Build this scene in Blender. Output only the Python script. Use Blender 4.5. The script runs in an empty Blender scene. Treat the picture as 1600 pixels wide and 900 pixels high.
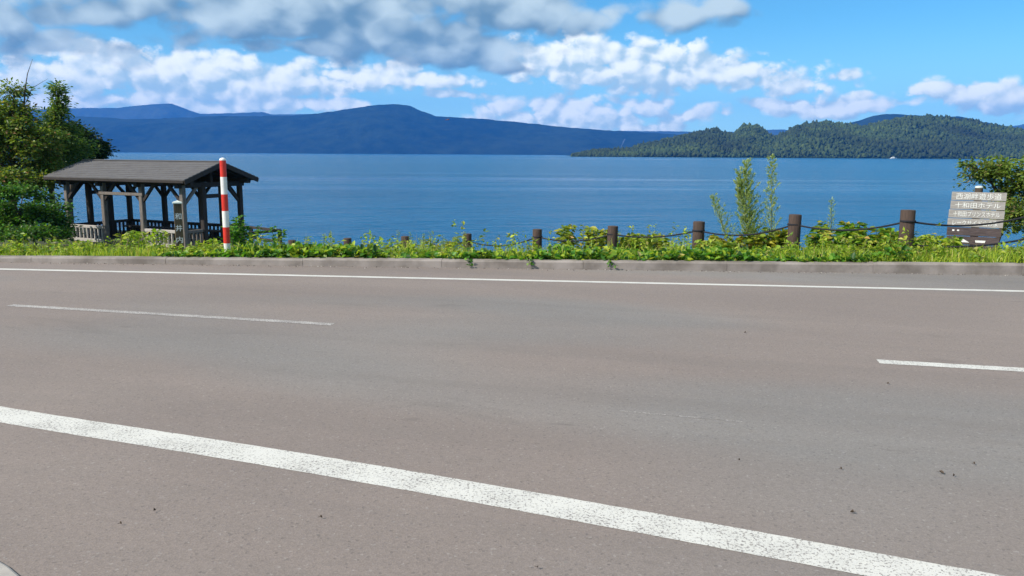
import bpy, bmesh, math, random
import numpy as np
from mathutils import Vector, Matrix
sc = bpy.context.scene
random.seed(7); rng = np.random.default_rng(7)
R = math.radians

# ------------------------------------------------------------------ camera
FPX, CH = 1250.0, 1.6                       # focal length in photo pixels (1600 wide), eye height above the road
PITCH, ROLL = math.atan(209.5/FPX), R(0.33)
cp_, sp_ = math.cos(PITCH), math.sin(PITCH)
_r = np.array([1, 0, 0.]); FW = np.array([0, cp_, -sp_]); _u = np.array([0, sp_, cp_])
RT = math.cos(ROLL)*_r + math.sin(ROLL)*_u
UP = -math.sin(ROLL)*_r + math.cos(ROLL)*_u
cam = bpy.data.cameras.new('camera'); camo = bpy.data.objects.new('camera', cam)
sc.collection.objects.link(camo); sc.camera = camo
cam.sensor_width = 36; cam.lens = 36*FPX/1600; cam.clip_start = 0.1; cam.clip_end = 60000
m = Matrix.Identity(4)
for i in range(3):
    m[i][0], m[i][1], m[i][2] = RT[i], UP[i], -FW[i]
m[2][3] = CH
camo.matrix_world = m
def ray(x, y): return FW + (x-800)/FPX*RT + (450-y)/FPX*UP
def at(x, y, Y):                            # a sighted point at a measured distance Y from the eye
    d = ray(x, y); return Vector(d*(Y/d[1]) + np.array([0, 0, CH]))
def gnd(x, y, z=0.0):
    d = ray(x, y); return Vector(d*((z-CH)/d[2]) + np.array([0, 0, CH]))

# ------------------------------------------------------------------ sun, sky, exposure
SUN_EL, SUN_AZ = R(40), R(-118)             # azimuth from +Y towards +X: behind the camera, to the left
sv = Vector((math.cos(SUN_EL)*math.sin(SUN_AZ), math.cos(SUN_EL)*math.cos(SUN_AZ), math.sin(SUN_EL)))
sun = bpy.data.lights.new('sun', 'SUN'); sun.energy = 4.2; sun.angle = R(0.53); sun.color = (1, 0.93, 0.82)
suno = bpy.data.objects.new('sun', sun); sc.collection.objects.link(suno)
suno.rotation_euler = sv.to_track_quat('Z', 'Y').to_euler(); suno.location = (-30, -20, 60)
sc.view_settings.view_transform = 'Standard'; sc.view_settings.look = 'None'
sc.view_settings.exposure = 0.55; sc.view_settings.gamma = 1
sc.render.engine = 'CYCLES'
sc.cycles.use_denoising = True
sc.cycles.max_bounces = 8; sc.cycles.diffuse_bounces = 3; sc.cycles.glossy_bounces = 3
sc.cycles.transmission_bounces = 4; sc.cycles.volume_bounces = 1; sc.cycles.transparent_max_bounces = 8

class NT:
    """small helper for node trees"""
    def __init__(s, tree): s.t = tree
    def n(s, typ, **kw):
        o = s.t.nodes.new(typ)
        for k, v in kw.items(): setattr(o, k, v)
        return o
    def put(s, sock, v):
        if v is None: return
        if isinstance(v, bpy.types.NodeSocket): s.t.links.new(v, sock)
        else: sock.default_value = v
    def m(s, op, a, b=None, c=None, clamp=False):
        o = s.n('ShaderNodeMath', operation=op, use_clamp=clamp)
        for i, v in enumerate((a, b, c)): s.put(o.inputs[i], v)
        return o.outputs[0]
    def mapr(s, v, a, b, c=0.0, d=1.0, smooth=True):
        o = s.n('ShaderNodeMapRange', interpolation_type='SMOOTHSTEP' if smooth else 'LINEAR')
        for i, q in enumerate((v, a, b, c, d)): s.put(o.inputs[i], q)
        return o.outputs[0]
    def mix(s, f, a, b, typ='MIX'):
        o = s.n('ShaderNodeMix', data_type='RGBA', blend_type=typ)
        s.put(o.inputs[0], f)
        for i, q in ((6, a), (7, b)):
            s.put(o.inputs[i], (*q, 1) if isinstance(q, tuple) and len(q) == 3 else q)
        return o.outputs[2]
    def noise(s, vec, scale, detail=4, rough=.55, dist=0.0, out=0):
        o = s.n('ShaderNodeTexNoise')
        s.put(o.inputs['Vector'], vec); o.inputs['Scale'].default_value = scale
        o.inputs['Detail'].default_value = detail; o.inputs['Roughness'].default_value = rough
        o.inputs['Distortion'].default_value = dist
        return o.outputs[out]
    def vor(s, vec, scale, feature='F1', out='Distance', detail=0, rnd=1.0):
        o = s.n('ShaderNodeTexVoronoi', feature=feature)
        s.put(o.inputs['Vector'], vec); o.inputs['Scale'].default_value = scale
        o.inputs['Detail'].default_value = detail; o.inputs['Randomness'].default_value = rnd
        return o.outputs[out]
    def xyz(s, x, y, z):
        o = s.n('ShaderNodeCombineXYZ')
        for i, q in enumerate((x, y, z)): s.put(o.inputs[i], q)
        return o.outputs[0]
    def mapping(s, vec, scale=(1, 1, 1), rot=(0, 0, 0), loc=(0, 0, 0)):
        o = s.n('ShaderNodeMapping'); s.put(o.inputs[0], vec)
        o.inputs['Scale'].default_value = scale; o.inputs['Rotation'].default_value = rot; o.inputs['Location'].default_value = loc
        return o.outputs[0]

def azel(x, y):
    d = ray(x, y); return math.degrees(math.atan2(d[0], d[1])), math.degrees(math.atan2(d[2], math.hypot(d[0], d[1])))
DEG = 57.2958/FPX

def noise_group(name, amp, vs, puff, base):
    """billowy break-up of a cloud layer over (azimuth, elevation) in degrees"""
    g = bpy.data.node_groups.new(name, 'ShaderNodeTree'); k = NT(g)
    for s in ('Az', 'El'): g.interface.new_socket(s, in_out='INPUT', socket_type='NodeSocketFloat')
    for s in ('Texture', 'Relief'): g.interface.new_socket(s, in_out='OUTPUT', socket_type='NodeSocketFloat')
    gi, go = k.n('NodeGroupInput'), k.n('NodeGroupOutput'); az, el = gi.outputs[0], gi.outputs[1]
    azr = k.m('MULTIPLY', az, 1/57.2958)
    vec = k.xyz(k.m('SINE', azr), k.m('COSINE', azr), k.m('MULTIPLY', el, vs/57.2958))
    n1 = k.noise(vec, base, 6, .64)
    wv = k.n('ShaderNodeVectorMath', operation='MULTIPLY_ADD'); k.put(wv.inputs[0], k.xyz(n1, n1, n1)); wv.inputs[1].default_value = (.03, -.02, .035); k.put(wv.inputs[2], vec)
    pf = k.vor(wv.outputs[0], puff, 'F1', detail=1.0); pf = k.m('SUBTRACT', .5, k.m('MULTIPLY', pf, pf))
    k.put(go.inputs[0], k.m('MULTIPLY_ADD', k.m('SUBTRACT', n1, .5), amp, k.m('MULTIPLY_ADD', pf, amp*.30, -amp*.09)))
    ns = k.noise(k.mapping(vec, loc=(.02, .01, .03)), base*1.15, 3, .42)
    k.put(go.inputs[1], k.m('MULTIPLY_ADD', ns, 1.0, k.m('MULTIPLY', pf, .32))); return g
def field_group(name, blobs, warp, vs, up):
    """where a cloud layer's masses stand; the second value is sampled a little higher up"""
    g = bpy.data.node_groups.new(name, 'ShaderNodeTree'); k = NT(g)
    for s in ('Az', 'El'): g.interface.new_socket(s, in_out='INPUT', socket_type='NodeSocketFloat')
    for s in ('Field', 'Above'): g.interface.new_socket(s, in_out='OUTPUT', socket_type='NodeSocketFloat')
    gi, go = k.n('NodeGroupInput'), k.n('NodeGroupOutput'); az, el = gi.outputs[0], gi.outputs[1]
    azr = k.m('MULTIPLY', az, 1/57.2958)
    vec = k.xyz(k.m('SINE', azr), k.m('COSINE', azr), k.m('MULTIPLY', el, vs/57.2958))
    w1 = k.m('SUBTRACT', k.noise(vec, 10, 2, .5), .5); w2 = k.m('SUBTRACT', k.noise(k.mapping(vec, loc=(4, 8, 2)), 12, 2, .5), .5)
    a2 = k.m('MULTIPLY_ADD', w1, warp, az); e2 = k.m('MULTIPLY_ADD', w2, warp*.42, el)
    away = k.mapr(k.m('MAXIMUM', k.m('ABSOLUTE', az), k.m('MULTIPLY', el, 2.6)), 33, 44)
    # away from the placed masses the same broken cloud cover simply goes on round the sky
    gen = k.m('MULTIPLY_ADD', k.noise(k.mapping(vec, loc=(1, 7, 3)), 3.2, 2, .5), 3.4, -1.75)
    gen = k.m('ADD', k.m('MULTIPLY', gen, away), k.m('MULTIPLY_ADD', away, 2.0, -2.0))
    for j, (da, de) in enumerate(((0, 0), (-up*.4, up))):
        p = k.xyz(k.m('ADD', a2, da), k.m('ADD', e2, de), 0.0); best = None
        for cx, cy, rx, ry, low, *thin in blobs:
            a, e = azel(cx, cy); ra = rx*DEG; rh = ry*DEG*(1+low)/2; e -= ry*DEG*(1-low)/2*-1
            v = k.n('ShaderNodeVectorMath', operation='MULTIPLY_ADD'); k.put(v.inputs[0], p); v.inputs[1].default_value = (1/ra, 1/rh, 0); v.inputs[2].default_value = (-a/ra, -e/rh, thin[0] if thin else 0)
            q = k.n('ShaderNodeVectorMath', operation='LENGTH'); k.put(q.inputs[0], v.outputs[0]); q = q.outputs['Value']
            best = q if best is None else k.m('MINIMUM', best, q)
        f = k.m('MAXIMUM', k.m('MAXIMUM', k.m('SUBTRACT', 1.0, best), -1.2), gen)
        k.put(go.inputs[j], k.m('MULTIPLY_ADD', w2, .9, f))
    return g

CUMULUS = [  # cx, cy, rx, ry, share of the radius below the centre (flat bases)
 (330, 124, 250, 34, .8), (150, 104, 90, 34, 1), (420, 132, 190, 30, .8), (570, 128, 120, 30, .6), (100, 128, 90, 36, .9),
 (650, 132, 60, 18, .8), (732, 129, 34, 15, .8, .7), (265, 160, 60, 18, .8), (430, 168, 100, 20, .8), (330, 165, 50, 16, .8), (90, 160, 80, 22, .8), (520, 168, 60, 14, .8),
 (880, 100, 100, 40, .7), (1000, 108, 130, 40, .7), (1130, 118, 95, 26, .7), (1050, 130, 70, 20, .7),
 (900, 188, 135, 32, .8), (860, 172, 60, 22, .8), (985, 162, 95, 16, .8, .75), (1075, 178, 65, 18, .8, .75), (990, 200, 70, 12, .8),
 (1236, 165, 60, 18, .8), (1238, 137, 48, 20, .8, .5), (1312, 131, 55, 14, .8, .8), (1300, 168, 90, 15, .8),
 (1520, 152, 75, 25, .7), (1595, 162, 60, 22, .8), (1432, 162, 45, 12, .8, .8), (700, 150, 60, 8, .8),
]
BANK = [
 (420, 24, 270, 40, .9), (620, 58, 175, 44, .8), (700, 84, 130, 34, .7), (560, 10, 330, 40, .9), (800, 22, 130, 42, .8),
 (925, 36, 60, 28, .8, .45), (1065, 22, 95, 26, .8, .6), (1150, 10, 50, 20, .8, .7), (205, 22, 70, 26, .8), (770, 104, 60, 16, .7),
 (8, 45, 30, 45, 1), (95, 82, 90, 22, .8, .5), (470, 74, 150, 18, .7, .4),
]
world = bpy.data.worlds.new('World'); sc.world = world; world.use_nodes = True
world.cycles.sampling_method = 'MANUAL'; world.cycles.sample_map_resolution = 256
k = NT(world.node_tree)
bg = world.node_tree.nodes['Background']; bg.inputs[1].default_value = 0.1
sky = k.n('ShaderNodeTexSky', sky_type='NISHITA', sun_disc=False, sun_elevation=SUN_EL, sun_rotation=SUN_AZ % (2*math.pi),
          altitude=400, air_density=1.0, dust_density=0.0, ozone_density=4.0)
skc = k.mix(1.0, sky.outputs[0], (.46, .90, 1.0), 'MULTIPLY')
tc = k.n('ShaderNodeTexCoord')
nrm = k.n('ShaderNodeVectorMath', operation='NORMALIZE'); k.put(nrm.inputs[0], tc.outputs['Generated'])
sep = k.n('ShaderNodeSeparateXYZ'); k.put(sep.inputs[0], nrm.outputs[0])
AZ = k.m('MULTIPLY', k.m('ARCTAN2', sep.outputs[0], sep.outputs[1]), 57.2958)
EL = k.m('MULTIPLY', k.m('ARCSINE', sep.outputs[2]), 57.2958)
def use(g, da=0.0, de=0.0):
    o = k.n('ShaderNodeGroup'); o.node_tree = g
    k.put(o.inputs[0], k.m('ADD', AZ, da)); k.put(o.inputs[1], k.m('ADD', EL, de)); return o.outputs if len(o.outputs) > 1 else o.outputs[0]
CA0, CA1, CB0, CB1 = (.37, .515, .575), (.90, .915, .83), (.125, .215, .27), (.47, .57, .585)   # shaded and sunlit cloud
CS = 10.0   # cloud radiance is in the sky texture's units
fA, fB = use(field_group('cumulus_field', CUMULUS, 5.0, 1.9, .8)), use(field_group('bank_field', BANK, 6.0, 2.2, 1.4))
nA, nB = noise_group('cumulus_noise', 1.7, 1.35, 38, 20), noise_group('bank_noise', 1.5, 1.35, 20, 11)
tA0, tA1 = use(nA), use(nA, -.40, .42)
d0 = k.m('ADD', fA[0], tA0[0])
relA = k.m('MULTIPLY_ADD', k.m('SUBTRACT', tA0[1], tA1[1]), 1.1, k.m('MULTIPLY', k.m('SUBTRACT', fA[0], fA[1]), .27))
litA = k.mapr(relA, -.30, .36)
colA = k.mix(litA, tuple(CS*v for v in CA0), tuple(CS*v for v in CA1))
alA = k.mapr(d0, -.48, .04)
tB0, tB1 = use(nB), use(nB, -1.1, 1.0)
e0 = k.m('ADD', fB[0], tB0[0])
relB = k.m('MULTIPLY_ADD', k.m('SUBTRACT', tB0[1], tB1[1]), .9, k.m('MULTIPLY', k.m('SUBTRACT', fB[0], fB[1]), .34))
litB = k.mapr(relB, -.30, .46)
colB = k.mix(litB, tuple(CS*v for v in CB0), tuple(CS*v for v in CB1))
alB = k.mapr(e0, -.46, .18)
# thin veil low over the hills
veil = k.m('MULTIPLY', k.mapr(EL, 9.5, 0.5), .50)
c = k.mix(veil, skc, tuple(CS*v for v in (.44, .66, .80)))
c = k.mix(k.m('MULTIPLY', alA, .94), c, colA)
c = k.mix(k.m('MULTIPLY', alB, .95), c, colB)
k.put(bg.inputs[0], c)

# ------------------------------------------------------------------ mesh helpers
col = sc.collection
class MB:
    def __init__(s): s.v = []; s.f = []
    def add(s, vs, fs):
        o = len(s.v); s.v += [tuple(v) for v in vs]; s.f += [tuple(i+o for i in f) for f in fs]; return s
    def box(s, c, h, rot=None):
        c = Vector(c); vs = []
        for x in (-1, 1):
            for y in (-1, 1):
                for z in (-1, 1):
                    p = Vector((x*h[0], y*h[1], z*h[2])); vs.append(c + (rot @ p if rot else p))
        return s.add(vs, [(0, 1, 3, 2), (4, 6, 7, 5), (0, 4, 5, 1), (2, 3, 7, 6), (0, 2, 6, 4), (1, 5, 7, 3)])
    def beam(s, a, b, w, h, up=(0, 0, 1), ch=.12):
        """bar of w x h with chamfered edges"""
        a, b = Vector(a), Vector(b); d = (b-a).normalized(); up = Vector(up)
        if abs(d.dot(up)) > .95: up = Vector((0, 1, 0))
        x = d.cross(up).normalized(); y = x.cross(d).normalized(); c = min(w, h)*ch
        q = [(w/2-c, -h/2), (w/2, -h/2+c), (w/2, h/2-c), (w/2-c, h/2), (-w/2+c, h/2), (-w/2, h/2-c), (-w/2, -h/2+c), (-w/2+c, -h/2)]
        vs = [p + x*u + y*v for p in (a, b) for u, v in q]
        return s.add(vs, [(i, (i+1) % 8, 8+(i+1) % 8, 8+i) for i in range(8)] + [tuple(range(7, -1, -1)), tuple(range(8, 16))])
    def tube(s, pts, rad, n=8, cap=True):
        pts = [Vector(p) for p in pts]; o = len(s.v)
        if not hasattr(rad, '__len__'): rad = [rad]*len(pts)
        ref = None
        for i, p in enumerate(pts):
            d = (pts[min(i+1, len(pts)-1)] - pts[max(i-1, 0)]).normalized()
            if ref is None: ref = d.orthogonal().normalized()
            ref = (ref - d*ref.dot(d)).normalized(); y = d.cross(ref)
            for j in range(n):
                a = 2*math.pi*j/n; s.v.append(tuple(p + (ref*math.cos(a) + y*math.sin(a))*rad[i]))
        for i in range(len(pts)-1):
            for j in range(n):
                s.f.append((o+i*n+j, o+i*n+(j+1) % n, o+(i+1)*n+(j+1) % n, o+(i+1)*n+j))
        if cap:
            s.f.append(tuple(o+j for j in range(n-1, -1, -1))); e = o+(len(pts)-1)*n; s.f.append(tuple(e+j for j in range(n)))
        return s
    def lathe(s, prof, n=24, c=(0, 0, 0)):
        o = len(s.v)
        for r, z in prof:
            for j in range(n):
                a = 2*math.pi*j/n; s.v.append((c[0]+r*math.cos(a), c[1]+r*math.sin(a), c[2]+z))
        for i in range(len(prof)-1):
            for j in range(n): s.f.append((o+i*n+j, o+i*n+(j+1) % n, o+(i+1)*n+(j+1) % n, o+(i+1)*n+j))
        s.f.append(tuple(o+j for j in range(n-1, -1, -1))); e = o+(len(prof)-1)*n; s.f.append(tuple(e+j for j in range(n)))
        return s
    def mesh(s, name):
        me = bpy.data.meshes.new(name); me.from_pydata(s.v, [], s.f); me.update(); return me
def link(name, me, mat=None, parent=None, smooth=False):
    o = bpy.data.objects.new(name, me); col.objects.link(o)
    if mat is not None: me.materials.append(mat)
    if parent: o.parent = parent
    if smooth:
        me.polygons.foreach_set('use_smooth', [True]*len(me.polygons))
        try: me.set_sharp_from_angle(angle=R(40))
        except Exception: pass
    return o
def build(mb, name, mat, parent=None, smooth=False): return link(name, mb.mesh(name), mat, parent, smooth)
def empty(name, loc=(0, 0, 0), rz=0.0):
    o = bpy.data.objects.new(name, None); col.objects.link(o); o.location = loc; o.rotation_euler = (0, 0, rz); o.empty_display_size = .2; return o
def tag(o, label, cat, group=None, kind=None):
    o['label'] = label; o['category'] = cat
    if group: o['group'] = group
    if kind: o['kind'] = kind
    return o
def struct(o, kind='structure'): o['kind'] = kind; return o
def grid_mesh(name, P):
    """P: (ny, nx, 3) array"""
    ny, nx = P.shape[:2]; i = np.arange(ny*nx).reshape(ny, nx)
    q = np.stack([i[:-1, :-1], i[:-1, 1:], i[1:, 1:], i[1:, :-1]], -1).reshape(-1, 4)
    return np_mesh(name, P.reshape(-1, 3), q)
def np_mesh(name, V, Q, colr=None, smooth=False):
    """V (n,3), Q (m,k): equal-sided faces; colr (m,3) per-face colour"""
    me = bpy.data.meshes.new(name); n, kk = Q.shape
    me.vertices.add(len(V)); me.vertices.foreach_set('co', np.asarray(V, np.float32).ravel())
    me.loops.add(n*kk); me.loops.foreach_set('vertex_index', Q.astype(np.int32).ravel())
    me.polygons.add(n); me.polygons.foreach_set('loop_start', np.arange(0, n*kk, kk, dtype=np.int32))
    me.update(calc_edges=True)
    if colr is not None:
        a = me.attributes.new('tint', 'FLOAT_COLOR', 'FACE')
        a.data.foreach_set('color', np.concatenate([colr, np.ones((n, 1))], 1).astype(np.float32).ravel())
    if smooth: me.polygons.foreach_set('use_smooth', [True]*n)
    return me
# value noise for shaping terrain
_perm = rng.random((256, 256))
def vnoise(x, y):
    x = np.asarray(x, float); y = np.asarray(y, float)
    xi = np.floor(x).astype(int); yi = np.floor(y).astype(int); fx = x-xi; fy = y-yi
    fx = fx*fx*(3-2*fx); fy = fy*fy*(3-2*fy); g = lambda a, b: _perm[a & 255, b & 255]
    return (g(xi, yi)*(1-fx)+g(xi+1, yi)*fx)*(1-fy) + (g(xi, yi+1)*(1-fx)+g(xi+1, yi+1)*fx)*fy
def fbm(x, y, o=4):
    s = 0; a = .5
    for i in range(o): s = s + a*vnoise(x*2**i+17*i, y*2**i+31*i); a *= .5
    return s - .47

# ------------------------------------------------------------------ materials
def newmat(name):
    mt = bpy.data.materials.new(name); mt.use_nodes = True
    q = NT(mt.node_tree); b = mt.node_tree.nodes['Principled BSDF']; return mt, q, b
def bump(q, b, h, dist=.01, strength=.5):
    o = q.n('ShaderNodeBump'); o.inputs['Strength'].default_value = strength; o.inputs['Distance'].default_value = dist
    q.put(o.inputs['Height'], h); q.put(b.inputs['Normal'], o.outputs[0])
def objco(q): return q.n('ShaderNodeTexCoord').outputs['Object']
def plain(name, c, rough=.7, var=.25, scale=8, bd=.003, stretch=(1, 1, 1), c2=None, metal=0.0, spec=.5):
    mt, q, b = newmat(name); v = q.mapping(objco(q), scale=stretch)
    n = q.noise(v, scale, 5, .6)
    c2 = c2 or tuple(x*(1-var) for x in c); hi = tuple(min(1, x*(1+var*.6)) for x in c)
    cc = q.mix(q.mapr(n, .3, .7), c2, hi)
    q.put(b.inputs['Base Color'], cc); b.inputs['Roughness'].default_value = rough; b.inputs['Metallic'].default_value = metal
    b.inputs['Specular IOR Level'].default_value = spec
    if bd: bump(q, b, q.noise(v, scale*6, 4, .6), bd, .6)
    return mt
def wood(name, c, c2, scale=6, grain=(14, 14, 1.2), rough=.85):
    mt, q, b = newmat(name); v0 = objco(q); v = q.mapping(v0, scale=grain)
    n = q.noise(v, scale, 6, .65, .4); n2 = q.noise(v0, 2.2, 3, .5)
    cc = q.mix(q.mapr(n, .32, .68), c2, c); cc = q.mix(q.m('MULTIPLY', q.mapr(n2, .45, .75), .45), cc, tuple(x*.55 for x in c))
    q.put(b.inputs['Base Color'], cc); b.inputs['Roughness'].default_value = rough; b.inputs['Specular IOR Level'].default_value = .25
    bump(q, b, n, .004, .7); return mt

def asphalt():
    mt, q, b = newmat('asphalt'); v = objco(q)
    rv = q.mapping(v, rot=(0, 0, R(14)))
    big = q.noise(q.mapping(rv, scale=(.16, .5, 1)), 1.0, 4, .55, .6)
    mid = q.noise(q.mapping(rv, scale=(.8, 1.8, 1)), 2.2, 5, .6)
    cool = q.noise(q.mapping(rv, scale=(.11, .28, 1), loc=(7, 3, 0)), 1.0, 2, .5)
    fine = q.noise(v, 150, 3, .75); agg = q.vor(v, 95, out='Color')
    sa = q.n('ShaderNodeSeparateColor'); q.put(sa.inputs[0], agg)
    base = q.mix(q.mapr(cool, .46, .60), (.238, .197, .176), (.218, .201, .189))
    base = q.mix(q.mapr(big, .3, .72), base, q.mix(1.0, base, (.84, .84, .85), 'MULTIPLY'))
    base = q.mix(q.m('MULTIPLY', q.mapr(mid, .35, .75), .3), base, (.195, .167, .152))
    g = q.m('MULTIPLY_ADD', q.m('SUBTRACT', fine, .5), .95, q.m('MULTIPLY_ADD', sa.outputs[0], .18, .91))
    hs = q.n('ShaderNodeHueSaturation'); q.put(hs.inputs['Color'], base); q.put(hs.inputs['Value'], g)
    pale = q.m('MULTIPLY', q.m('GREATER_THAN', sa.outputs[1], .985), .22)
    out = q.mix(pale, hs.outputs[0], (.42, .40, .38))
    dark = q.m('MULTIPLY', q.m('GREATER_THAN', sa.outputs[2], .98), .3); out = q.mix(dark, out, (.05, .05, .05))
    st = q.noise(q.mapping(rv, scale=(.9, 2.2, 1), loc=(3, 11, 0)), .55, 5, .62, .8); out = q.mix(q.m('MULTIPLY', q.mapr(st, .60, .74), .30), out, (.10, .088, .08))
    trk = q.noise(q.mapping(rv, scale=(.05, 1.5, 1)), 1.0, 2, .5); out = q.mix(q.m('MULTIPLY', q.mapr(trk, .52, .68), .16), out, (.135, .122, .115))
    sm = q.noise(q.mapping(rv, scale=(2.5, 9, 1), loc=(1, 4, 0)), .7, 4, .6); out = q.mix(q.m('MULTIPLY', q.mapr(sm, .66, .76), .35), out, (.07, .062, .058))
    q.put(b.inputs['Base Color'], out); b.inputs['Roughness'].default_value = .88; b.inputs['Specular IOR Level'].default_value = .3
    bump(q, b, q.m('ADD', fine, q.vor(v, 95)), .0014, .5); return mt
def paint(name, wear, c=(.60, .585, .545)):
    mt, q, b = newmat(name); v = objco(q)
    n = q.noise(v, 70, 3, .8); n2 = q.noise(v, 3.5, 3, .6); n3 = q.noise(v, 190, 2, .7)
    t = q.m('ADD', n, q.m('MULTIPLY', q.m('SUBTRACT', n2, .5), .22))
    w = q.mapr(t, .49+wear, .57+wear)
    cc = q.mix(q.mapr(n2, .35, .7), c, tuple(x*.9 for x in c))
    cc = q.mix(w, cc, (.21, .19, .18)); cc = q.mix(q.m('MULTIPLY', q.mapr(n3, .55, .7), .35), cc, (.4, .38, .36))
    q.put(b.inputs['Base Color'], cc); b.inputs['Roughness'].default_value = .8
    bump(q, b, n, .003, .5); return mt
def foliage(name, gloss=.45, trans=.42):
    mt, q, b = newmat(name); a = q.n('ShaderNodeAttribute', attribute_name='tint')
    q.put(b.inputs['Base Color'], a.outputs['Color']); b.inputs['Roughness'].default_value = gloss; b.inputs['Specular IOR Level'].default_value = .35
    tr = q.n('ShaderNodeBsdfTranslucent'); q.put(tr.inputs[0], q.mix(1.0, a.outputs['Color'], (1.25, 1.3, .55), 'MULTIPLY'))
    ms = q.n('ShaderNodeMixShader'); ms.inputs[0].default_value = trans
    q.put(ms.inputs[1], b.outputs[0]); q.put(ms.inputs[2], tr.outputs[0])
    q.put(mt.node_tree.nodes['Material Output'].inputs[0], ms.outputs[0]); return mt
M_road = asphalt()
M_paint = paint('road_paint', .045); M_worn = paint('worn_road_paint', -.035, (.46, .43, .405)); M_far = paint('far_road_paint', .10)
M_kerb = plain('kerb_concrete', (.262, .23, .212), .9, .3, 2.2, .003, c2=(.15, .128, .112))
M_pale = plain('pale_kerb', (.36, .33, .30), .9, .2, 5, .002)
M_pave = plain('paving', (.40, .37, .29), .9, .2, 9)
M_soil = plain('soil', (.040, .058, .020), .95, .5, 1.4, .02, c2=(.035, .034, .018))
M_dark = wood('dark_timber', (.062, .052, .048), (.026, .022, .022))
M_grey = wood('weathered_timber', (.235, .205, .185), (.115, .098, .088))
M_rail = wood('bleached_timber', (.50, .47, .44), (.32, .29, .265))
M_bark = wood('bark', (.10, .075, .055), (.045, .035, .028), grain=(6, 6, 1.5))
M_roof = wood('roof_boards', (.148, .143, .148), (.096, .092, .096), grain=(.6, 14, 14))
M_boll = wood('bollard_wood', (.100, .066, .052), (.042, .031, .028), scale=9, grain=(10, 10, .6))
M_rope = plain('rope', (.014, .015, .022), .95, .3, 60)
M_red = plain('red_paint', (.62, .032, .016), .35, .12, 12, .0006)
M_white = plain('white_paint', (.78, .78, .74), .4, .08, 12, .0006)
M_letter = plain('white_lettering', (.82, .82, .80), .6, .10, 30, 0)
M_cap = plain('post_cap', (.62, .66, .60), .5, .25, 20, .001)
M_plank = wood('sign_plank', (.43, .405, .385), (.27, .248, .236), grain=(1.1, 14, 14))
M_plank2 = wood('dark_sign_plank', (.125, .095, .095), (.055, .042, .044), grain=(1.1, 14, 14))
M_leaf = foliage('leaf'); M_mug = foliage('feathery_leaf', .6, .45)
M_stem = plain('stem', (.09, .11, .035), .7, .3, 20, 0)

# ------------------------------------------------------------------ terrain behind the kerb
fx = np.array([-60, -22, -9.0, -6.1, -4.36, -2.69, -1.06, .57, 2.06, 3.53, 4.84, 6.1, 8.05, 14, 40, 80])
fy = np.array([25, 25, 23.8, 22.2, 21.2, 20.1, 18.9, 17.7, 16.4, 15.1, 13.7, 12.3, 12.1, 12.1, 12.1, 12.1])
fz = np.array([-1.75, -1.75, -1.72, -1.6, -1.45, -1.25, -1.05, -.85, -.65, -.42, -.22, -.03, .1, .1, .1, .1])
def kerb_y(x): return 11.20 - .047*np.asarray(x) - .0012*np.asarray(x)**2*np.clip(-np.sign(x)*.0, 0, 1)
def kerb_h(x): return np.clip(.112 + .0042*np.asarray(x), .06, .15)
WATER = -2.7
def ground_z(x, y):
    x = np.asarray(x, float); y = np.asarray(y, float)
    ky = kerb_y(np.clip(x, -30, 30))+.14; wy = np.interp(x, fx, fy); wz = np.interp(x, fx, fz)
    t = np.clip((y-ky)/np.maximum(wy-ky, .5), 0, 1)
    z = (kerb_h(x)-.03)*(1-t) + wz*t
    wid = np.interp(x, [-60, -24, -12.5, -9, -6, 4, 7, 40], [14, 12, 9.0, 5.0, 2.0, 2.2, 4.2, 5.0])
    ob = np.clip(y-(wy+wid), 0, None)
    z = z - np.minimum(ob*.42, 6.5)
    z = z - .38*np.clip((y-wy-.2)/1.5, 0, 1)*np.clip((x-3)/3, 0, 1)
    return z + .10*fbm(x*.9, y*.9)*np.clip((y-ky-.3), 0, 1)
xs = np.concatenate([np.linspace(-400, -30, 20), np.linspace(-29, 29, 190), np.linspace(30, 400, 20)])
ys = np.concatenate([np.linspace(0, 26, 110), np.linspace(26.4, 70, 50)])
X, S = np.meshgrid(xs, ys); Y = kerb_y(np.clip(X, -30, 30)) + .13 + S
struct(link('ground', grid_mesh('ground', np.stack([X, Y, ground_z(X, Y)], -1)), M_soil, smooth=True))

# ------------------------------------------------------------------ lake
mt, q, b = newmat('lake_water'); v = objco(q)
cd = q.n('ShaderNodeCameraData')
w1 = q.noise(q.mapping(v, scale=(.55, 1.0, 1), rot=(0, 0, R(12))), 1.1, 5, .62, .4)
w2 = q.noise(q.mapping(v, scale=(.35, 1.0, 1), rot=(0, 0, R(-8))), .16, 3, .5)
gust = q.noise(q.mapping(v, scale=(.0016, .011, 1), rot=(0, 0, R(3))), 1.0, 4, .6)
gust2 = q.noise(q.mapping(v, scale=(.006, .03, 1), rot=(0, 0, R(-4))), 1.0, 3, .6)
calm = q.m('MULTIPLY', q.mapr(gust, .53, .66), .85)
w3 = q.noise(q.mapping(v, scale=(.3, 1.0, 1), rot=(0, 0, R(5))), .42, 4, .6, .5)
h = q.m('MULTIPLY', q.m('MULTIPLY_ADD', w2, 2.6, q.m('MULTIPLY_ADD', w3, 1.5, w1)), q.m('SUBTRACT', 1.0, calm))
deep = q.mix(q.mapr(gust2, .35, .65), (.001, .082, .195), (.001, .098, .228))
q.put(b.inputs['Base Color'], deep); b.inputs['IOR'].default_value = 1.33
q.put(b.inputs['Roughness'], q.m('SUBTRACT', .24, q.m('MULTIPLY', calm, .14)))
bump(q, b, h, .55, 1.0)
M_water = mt
xs = np.concatenate([-np.geomspace(13000, 60, 16), np.linspace(-50, 50, 5), np.geomspace(60, 13000, 16)]); ys = np.concatenate([[18, 30, 60], np.geomspace(100, 8300, 14)])
X, Y = np.meshgrid(xs, ys)
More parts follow.
